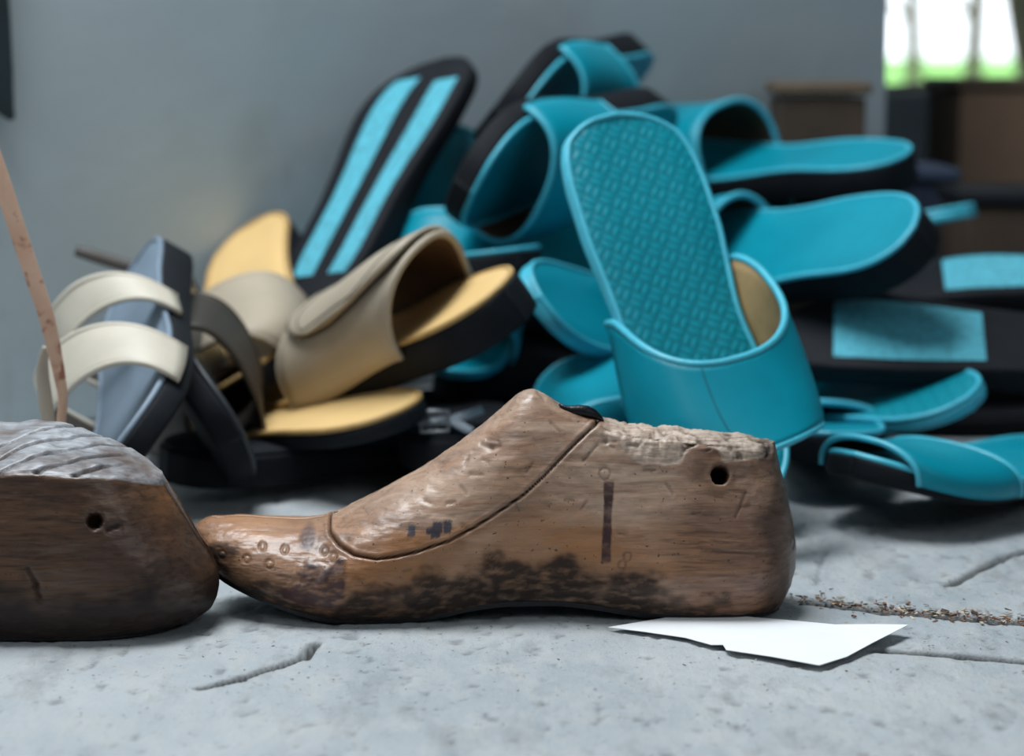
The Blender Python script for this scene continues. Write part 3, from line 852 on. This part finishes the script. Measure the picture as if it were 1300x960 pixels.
m = NM('pinkish leather with red spots')
a = m.noise(55, 4, .6); b = m.noise(95, 3, .5)
c = m.ramp(a, [(.3, (.74, .44, .30)), (.7, (.86, .58, .42))])
c = m.mix(m.math('MULTIPLY', m.ramp(b, [(.54, (0, 0, 0)), (.62, (1, 1, 1))]), .8), c, (.36, .09, .05))
m.set(Base_Color=c, Roughness=.55, Normal=m.bump(a, .3, .001))
M['thong'] = m.m
def ribbon(name, pts, widths, thick, mat, parent=None, wdir=None):
    rings = []
    n = len(pts)
    # resample
    P_, W_ = [], []
    for i in range(n - 1):
        for q in range(6):
            t = q / 6
            p0, p1, p2, p3 = pts[max(i - 1, 0)], pts[i], pts[i + 1], pts[min(i + 2, n - 1)]
            P_.append(.5 * ((2 * p1) + (p2 - p0) * t + (2 * p0 - 5 * p1 + 4 * p2 - p3) * t * t + (3 * p1 - p0 - 3 * p2 + p3) * t ** 3)); W_.append(widths[i] + (widths[i + 1] - widths[i]) * t)
    P_.append(pts[-1]); W_.append(widths[-1])
    for i, p in enumerate(P_):
        t = (P_[min(i + 1, len(P_) - 1)] - P_[max(i - 1, 0)]).normalized()
        wd = Vector(wdir or (1, .25, 0)); wd = (wd - t * wd.dot(t)).normalized(); nn = t.cross(wd)
        w = W_[i] / 2; h = thick / 2
        rings.append([p + wd * (w * a_) + nn * (h * b_) for a_, b_ in ((-1, -.6), (-.9, -1), (.9, -1), (1, -.6), (1, .6), (.9, 1), (-.9, 1), (-1, .6))])
    v, f = loft(rings); return link_mesh(name, v, f, mat, parent)
th = empty('leather_thong', 'narrow pink tan leather thong with red spots rising beside the tan heap', 'leather strip', None, (P(75, 545, 1.02).x, 1.02, 0))
loc = th.location
pp = [(-60, 60), (-30, 140), (0, 225), (20, 285), (40, 345), (57, 395), (68, 440), (76, 480), (80, 510), (77, 545), (74, 640)]
ribbon('strip', [P(a, b, 1.02) - loc for a, b in pp], [.0085, .0085, .0085, .0083, .008, .0075, .0068, .0055, .0045, .0045, .006], .0018, M['thong'], th)
pp = [(58, 440), (54, 470), (58, 510), (64, 560), (68, 640)]
o = ribbon('folded_tab', [P(a, b, 1.03) - loc for a, b in pp], [.003, .006, .007, .006, .006], .0012, M['cream'], th); o['label'] = 'cream folded tab at the foot of the strip'

o = ribbon('leather_offcut', [P(a, b, 1.262) for a, b in ((96, 318), (120, 325), (150, 334), (185, 343), (215, 352))], [.006, .008, .008, .008, .007], .0022, M['olive_brown'], wdir=(0, .5, 1))
tag(o, 'dull brown leather offcut whose end pokes out of the tan heap towards the wall', 'leather strip')
bs = empty('buckle_strap', 'narrow grey strap with a steel buckle lying on black soles below the beige slipper', 'strap', None, P(560, 540, 1.15))
lb = bs.location
ribbon('strap', [P(a, b, y) - lb for a, b, y in ((518, 524, 1.16), (540, 535, 1.15), (566, 534, 1.14), (590, 528, 1.14), (612, 520, 1.15))], [.006, .006, .005, .005, .005], .0018, M['grey_strap'], bs, wdir=(0, .6, .8))
ribbon('loose_end', [P(a, b, y) - lb for a, b, y in ((572, 532, 1.138), (586, 541, 1.135), (600, 548, 1.13))], [.005, .005, .004], .0018, M['grey_strap'], bs, wdir=(0, .6, .8))
c_ = P(552, 535, 1.138) - lb
v, f = tube([c_ + Vector((.0075 * a, .001 * b, .0055 * b)) for a, b in ((-1, -1), (0, -1), (1, -1), (1, 0), (1, 1), (0, 1), (-1, 1), (-1, 0))], .0011, 8, True)
bk = link_mesh('buckle', v, f, M['metal'], bs)
v, f = tube([c_ + Vector((-.0075, -.001, 0)), c_ + Vector((.0085, -.0015, .0008))], .0009, 6); link_mesh('buckle_pin', v, f, M['metal'], bk)
# dark strip at the far left of the wall
hs = [P(a, b, 1.35) for a, b in ((-30, -160), (-22, -60), (-14, 20), (-6, 90), (4, 130), (16, 152))]
o = ribbon('hanging_strap', hs, [.03, .028, .026, .022, .014, .003], .003, M['darkhang'])
tag(o, 'dark pointed leather strap hanging in front of the wall, cut off by the photo edge', 'leather strip')

# wood chips in the floor joint and crumbs
def shards(name, spots, mats, label):
    V, F, MI = [], [], []
    for (p, s) in spots:
        a = random.uniform(0, 6.28); ax = Vector((math.cos(a), math.sin(a) * .8, random.uniform(-.2, .3))).normalized()
        b = ax.cross(Vector((0, 0, 1))).normalized(); c = b.cross(ax)
        l, w, h = s * random.uniform(.7, 1.7), s * random.uniform(.45, 1.0), s * random.uniform(.12, .4)
        ctr = Vector(p) + Vector((0, 0, h * .6 + abs(ax.z) * l * .5))
        o = len(V)
        for sa in (-1, 1):
            k = random.uniform(.3, 1)
            V += [ctr + ax * (sa * l / 2) + b * (w / 2 * k * u) + c * (h / 2 * k * q) for u, q in ((-1, -1), (1, -1), (1, 1), (-1, 1))]
        fs = [(0, 1, 2, 3), (7, 6, 5, 4), (0, 4, 5, 1), (1, 5, 6, 2), (2, 6, 7, 3), (3, 7, 4, 0)]
        F += [tuple(o + i for i in q) for q in fs]; MI += [random.choice(range(len(mats)))] * 6
    o = link_mesh(name, V, F, mats, smooth=False, mi=MI)
    tag(o, label, 'debris', kind='stuff')
sp = []
J1 = [(1003, 758), (1060, 765), (1120, 772), (1160, 776), (1230, 781), (1300, 788), (1360, 795)]
for i in range(420):
    q = random.random() ** .8 * (len(J1) - 1); a = int(q); t = q - a
    px = J1[a][0] + (J1[a + 1][0] - J1[a][0]) * t; py = J1[a][1] + (J1[a + 1][1] - J1[a][1]) * t + random.gauss(0, 4.5) * random.choice((.5, 1, 1.3))
    p = G(px, py); sp.append(((p.x, p.y, -.0006), random.uniform(.0008, .0024)))
shards('wood_chips', sp, [M['chip'], M['chip_pale'], M['crate'], M['chip']], 'brown and pale wood chips caught in the floor joint behind the white paper')
sp = []
for i in range(330):
    px, py = random.uniform(60, 1350), random.triangular(700, 950, 830)
    p = G(px, py); sp.append(((p.x, p.y, -.0002), random.uniform(.0004, .0011)))
shards('crumbs', sp, [M['crate'], M['chip_pale'], M['floor'], M['crate']], 'tiny dark and pale crumbs scattered over the stone floor')

# ------------------------------------------------------------------ floor
def floor():
    xs = np.concatenate([np.linspace(-2.2, -.5, 18), np.linspace(-.48, .52, 520), np.linspace(.54, 2.6, 22)])
    ys = np.concatenate([np.linspace(-2.0, .6, 20), np.linspace(.62, .775, 60), np.linspace(.777, .985, 260), np.linspace(.988, 1.26, 110), np.linspace(1.29, 5.2, 60)])
    X, Y = np.meshgrid(xs, ys); x, y = X.ravel(), Y.ravel()
    z = np.zeros_like(x); dirt = np.zeros_like(x)
    fine = (x > -.5) & (x < .54) & (y > .6) & (y < 1.3)
    idx = np.where(fine)[0]
    nz = np.array([noise.fractal(Vector((x[i] * 22, y[i] * 14, .3)), 1, 2, 5) for i in idx])
    nf = np.array([noise.fractal(Vector((x[i] * 150, y[i] * 90, 2.3)), 1, 2, 4) for i in idx])
    zz = -.0006 + np.minimum(.0003, nz * .0011 + np.minimum(0, nf) * .0012)
    dd = np.clip(-nf * 1.2 - .55, 0, .4)
    gx, gy = x[idx], y[idx]
    def g(p): q = G(*p); return (q.x, q.y)
    joints = [([g(p) for p in J1], .0045, .005, .75), ([g(p) for p in ((1115, 822), (1170, 826), (1240, 832), (1300, 838), (1400, 846))], .0026, .007, 1.0),
              ([g(p) for p in ((1205, 741), (1240, 722), (1275, 706), (1330, 688))], .0020, .0035, .8),
              ([g(p) for p in ((255, 872), (300, 860), (345, 846), (385, 833), (400, 815))], .0018, .005, .9),
              ([g(p) for p in ((1000, 787), (1060, 788), (1110, 793))], .0012, .002, .5),
              ([g(p) for p in ((1035, 740), (1042, 712), (1050, 700))], .0009, .001, .35)]
    for pl, w, dep, dk in joints:
        wob = nf * .0008
        q = poly_dist(pl, gx, gy) + wob
        k = 1 / (1 + np.exp(np.clip((q - w) / (w * .25), -40, 40)))
        zz -= k * dep; dd = np.maximum(dd, dk / (1 + np.exp(np.clip((q - w * 1.3) / (w * .14), -40, 40))))
    z[idx] = zz; dirt[idx] = dd
    z[~fine] = -.0006
    nx, ny = len(xs), len(ys)
    F = [(j * nx + i, j * nx + i + 1, (j + 1) * nx + i + 1, (j + 1) * nx + i) for j in range(ny - 1) for i in range(nx - 1)]
    o = link_mesh('floor', np.stack([x, y, z], 1), F, M['floor'])
    at = o.data.attributes.new('dirt', 'FLOAT', 'POINT'); at.data.foreach_set('value', dirt.astype(np.float32))
    struct(o)
floor()

# ------------------------------------------------------------------ room
def wall(name, boxes, mat='wall'):
    v, f = box_mesh(boxes); return struct(link_mesh(name, v, f, M[mat], smooth=False))
W0 = P(0, 300, 1.36); W1 = P(1130, 60, 1.84)
wd = Vector((W1.x - W0.x, W1.y - W0.y, 0)).normalized(); wang = math.atan2(wd.y, wd.x); xc = W1.x
HC = 2.3
wl = 2.6
v, f = box_mesh([((-wl / 2, .06, HC / 2), (wl, .12, HC), .004)])
o = struct(link_mesh('wall_back', v, f, M['wall'], smooth=False))
o.matrix_world = Matrix.Translation((W1.x, W1.y, 0)) @ Matrix.Rotation(wang, 4, 'Z')
wall('wall_left', [((-2.2, 1.6, HC / 2), (.1, 7.2, HC), .004)])
wall('wall_rear', [((.2, -2.0, HC / 2), (4.9, .1, HC), .004)])
wall('wall_right', [((2.6, 1.6, HC / 2), (.1, 7.2, HC), .004)])
wall('ceiling', [((.2, 1.6, HC + .05), (4.9, 7.2, .1), .004)])
# slanted far wall with the window: runs from A to B
A = P(1112, 100, 2.55); B = P(1310, 90, 3.35)
dirv = Vector((B.x - A.x, B.y - A.y, 0)).normalized(); ang = math.atan2(dirv.y, dirv.x)
sill = .5 * (P(1160, 103, 2.62).z + P(1300, 92, 3.3).z)
fr = Matrix.Translation((A.x, A.y, 0)) @ Matrix.Rotation(ang, 4, 'Z')
WW = 1.5; WH = .95; sill -= .016
def rotated(o): o.matrix_world = fr; return o
v, f = box_mesh([((-.15, .06, HC / 2), (.3, .12, HC), .003), ((WW / 2, .06, sill / 2), (WW, .12, sill), .003), ((WW / 2, .06, (HC + sill + WH) / 2), (WW, .12, HC - sill - WH), .003), ((WW + .55, .06, HC / 2), (1.1, .12, HC), .003)])
rotated(struct(link_mesh('wall_far', v, f, M['card2'], smooth=False)))
v, f = box_mesh([((.005, .05, sill + WH / 2), (.010, .03, WH), .002), ((WW - .005, .05, sill + WH / 2), (.010, .03, WH), .002), ((WW / 2, .05, sill + .004), (WW - .02, .03, .008), .002), ((WW / 2, .05, sill + WH - .012), (WW - .05, .05, .024), .003), ((WW / 2, .05, sill + WH * .5), (WW - .05, .02, .02), .002)])
wf = rotated(struct(link_mesh('window_1', v, f, M['frame'], smooth=False)))
m = NM('window glass'); tr = m.n('ShaderNodeBsdfTransparent'); gl = m.n('ShaderNodeBsdfGlossy'); gl.inputs['Roughness'].default_value = .02
mx = m.n('ShaderNodeMixShader'); mx.inputs[0].default_value = .04
m.l(tr.outputs[0], mx.inputs[1]); m.l(gl.outputs[0], mx.inputs[2]); m.l(mx.outputs[0], m.out.inputs[0])
v, f = box_mesh([((WW / 2, .05, sill + WH / 2), (WW - .03, .004, WH - .03), .0005)])
gp = link_mesh('window_pane', v, f, m.m, wf, smooth=False); gp.parent = wf

wall('wall_side', [((xc - .08, 2.28, HC / 2), (.1, .76, HC), .004)])
wall('wall_end', [((1.95, 4.75, HC / 2), (1.5, .1, HC), .004)])
# outside: meadow, trees
v, f = box_mesh([((30, 160, -.55), (300, 310, .3), .01)])
o = link_mesh('meadow', v, f, M['grass'], smooth=False); struct(o); o.name = 'ground'
def tree(px, Y, r, label, h=4.2, seed=1):
    rnd = random.Random(seed)
    b = P(px, 64, Y); b.z = -.4
    t = empty('tree', label, 'tree', None, b)
    pts = [Vector((rnd.uniform(-.04, .04) * k, 0, k * h / 8)) for k in range(9)]
    v, f = tube(pts, [r * (1 - .07 * k) for k in range(9)], 10); link_mesh('trunk', v, f, M['bark'], t)
    for q in range(3):
        z0 = .8 + q * .5; s = rnd.choice((-1, 1))
        v, f = tube([Vector((0, 0, z0)), Vector((s * .25, .1, z0 + .25)), Vector((s * .5, .15, z0 + .6))], [r * .4, r * .28, r * .12], 6); link_mesh('branch', v, f, M['bark'], t)
    V, F = [], []
    for i in range(500):
        c = Vector((rnd.gauss(0, .45), rnd.gauss(0, .45), rnd.uniform(1.3, h + .5))); a = Vector((rnd.gauss(0, 1), rnd.gauss(0, 1), rnd.gauss(0, 1))).normalized(); bb = a.orthogonal().normalized(); s = rnd.uniform(.05, .12); cc = a.cross(bb) * .5
        k = len(V); V += [c - bb * s, c + cc * s, c + bb * s, c - cc * s]; F.append((k, k + 1, k + 2, k + 3))
    link_mesh('foliage', V, F, M['leaf'], t, smooth=False)
tree(1228, 9.5, .045, 'thin bare tree trunk seen in the middle of the window', seed=1)
tree(1302, 5.5, .05, 'tree trunk at the outer edge of the window view', seed=2)
tree(1160, 14, .06, 'distant tree trunk beside the window frame', seed=3)

# clutter in the dim recess
def crate(name, x0, x1, py0, Y, depth, label, m1, m2):
    a = P(x0, py0, Y); b = P(x1, py0, Y); w = b.x - a.x; h = a.z
    r = empty(name, label, 'box', None, ((a.x + b.x) / 2, Y + depth / 2, 0))
    v, f = box_mesh([((0, -depth / 2 + .006, h / 2 - .006), (w - .004, .008, h - .012), .001), ((0, depth / 2 - .006, h / 2 - .006), (w - .004, .008, h - .012), .001), ((-w / 2 + .006, 0, h / 2 - .006), (.008, depth - .02, h - .012), .001), ((w / 2 - .006, 0, h / 2 - .006), (.008, depth - .02, h - .012), .001), ((0, 0, .006), (w - .02, depth - .02, .010), .001)])
    link_mesh('body', v, f, M[m1], r, smooth=False)
    v, f = box_mesh([((0, 0, h - .005), (w + .004, depth + .004, .010), .002)])
    link_mesh('lid', v, f, M[m2], r, smooth=False)
    v, f = box_mesh([((0, -depth / 2 - .001, h * .5), (w * .5, .006, .02), .002)])
    link_mesh('batten', v, f, M[m2], r, smooth=False)
    return r
crate('wooden_box', 990, 1104, 104, 1.65, .08, 'tall dark brown wooden box standing against the grey wall behind the teal heap', 'crate', 'crate_edge')
crate('cardboard_box', 1218, 1420, 100, 2.0, .16, 'brown box below the outer end of the window', 'card', 'crate_edge')
crate('storage_box', 1120, 1218, 215, 1.75, .12, 'low navy blue box in the dim corner under the window', 'navy', 'navy')
crate('storage_box', 1230, 1400, 245, 1.62, .12, 'low black box in front of the brown box', 'crate', 'black')
# dark round spool on the brown box
c0 = P(1292, 150, 1.95)
pts = []
rings = []
for (r_, yy) in ((.006, 0), (.030, 0), (.031, .002), (.031, .008), (.018, .012), (.018, .036), (.031, .04), (.031, .046), (.030, .048), (.006, .048)):
    rings.append([Vector((r_ * math.cos(a_ / 24 * 2 * math.pi), yy, r_ * math.sin(a_ / 24 * 2 * math.pi))) for a_ in range(24)])

# ------------------------------------------------------------------ light
w = bpy.data.worlds.new('world'); SC.world = w; w.use_nodes = True
nt = w.node_tree; bgn = nt.nodes['Background']
bgn.inputs[0].default_value = (.86, .93, 1, 1); bgn.inputs[1].default_value = 3.0
def area(name, loc, target, size, power, col, sy=None):
    l = bpy.data.lights.new(name, 'AREA'); l.energy = power; l.color = col; l.shape = 'RECTANGLE'; l.size = size; l.size_y = sy or size
    o = bpy.data.objects.new(name, l); COL.objects.link(o); o.location = loc
    o.rotation_euler = (Vector(target) - Vector(loc)).to_track_quat('-Z', 'Y').to_euler(); return o
area('overhead_key', (-.30, 1.16, 1.30), (.05, .95, 0), .8, 26.5, (.90, .96, 1), .6)  # unseen key lamp for the soft light from above; no roof opening is built
area('front_fill_left', (-1.1, .0, 1.1), (0, 1.0, .05), .7, 4.2, (.88, .95, 1))  # added fill lamp at front left, no window stands there
area('front_fill_right', (1.2, -.6, 1.4), (0.1, 1.2, .1), 1.0, 4.5, (.90, .95, 1))  # added weak fill from the front right; the room has no door

vs = SC.view_settings
SC.display_settings.display_device = 'sRGB'
vs.view_transform = 'Standard'; vs.look = 'None'; vs.exposure = 0.0; vs.gamma = 1.0; vs.use_curve_mapping = False
SC.cycles.use_denoising = True
SC.cycles.max_bounces = 8
SC.cycles.sample_clamp_indirect = 4
for o in list(bpy.data.objects):
    if 'L' in o.keys(): del o['L']
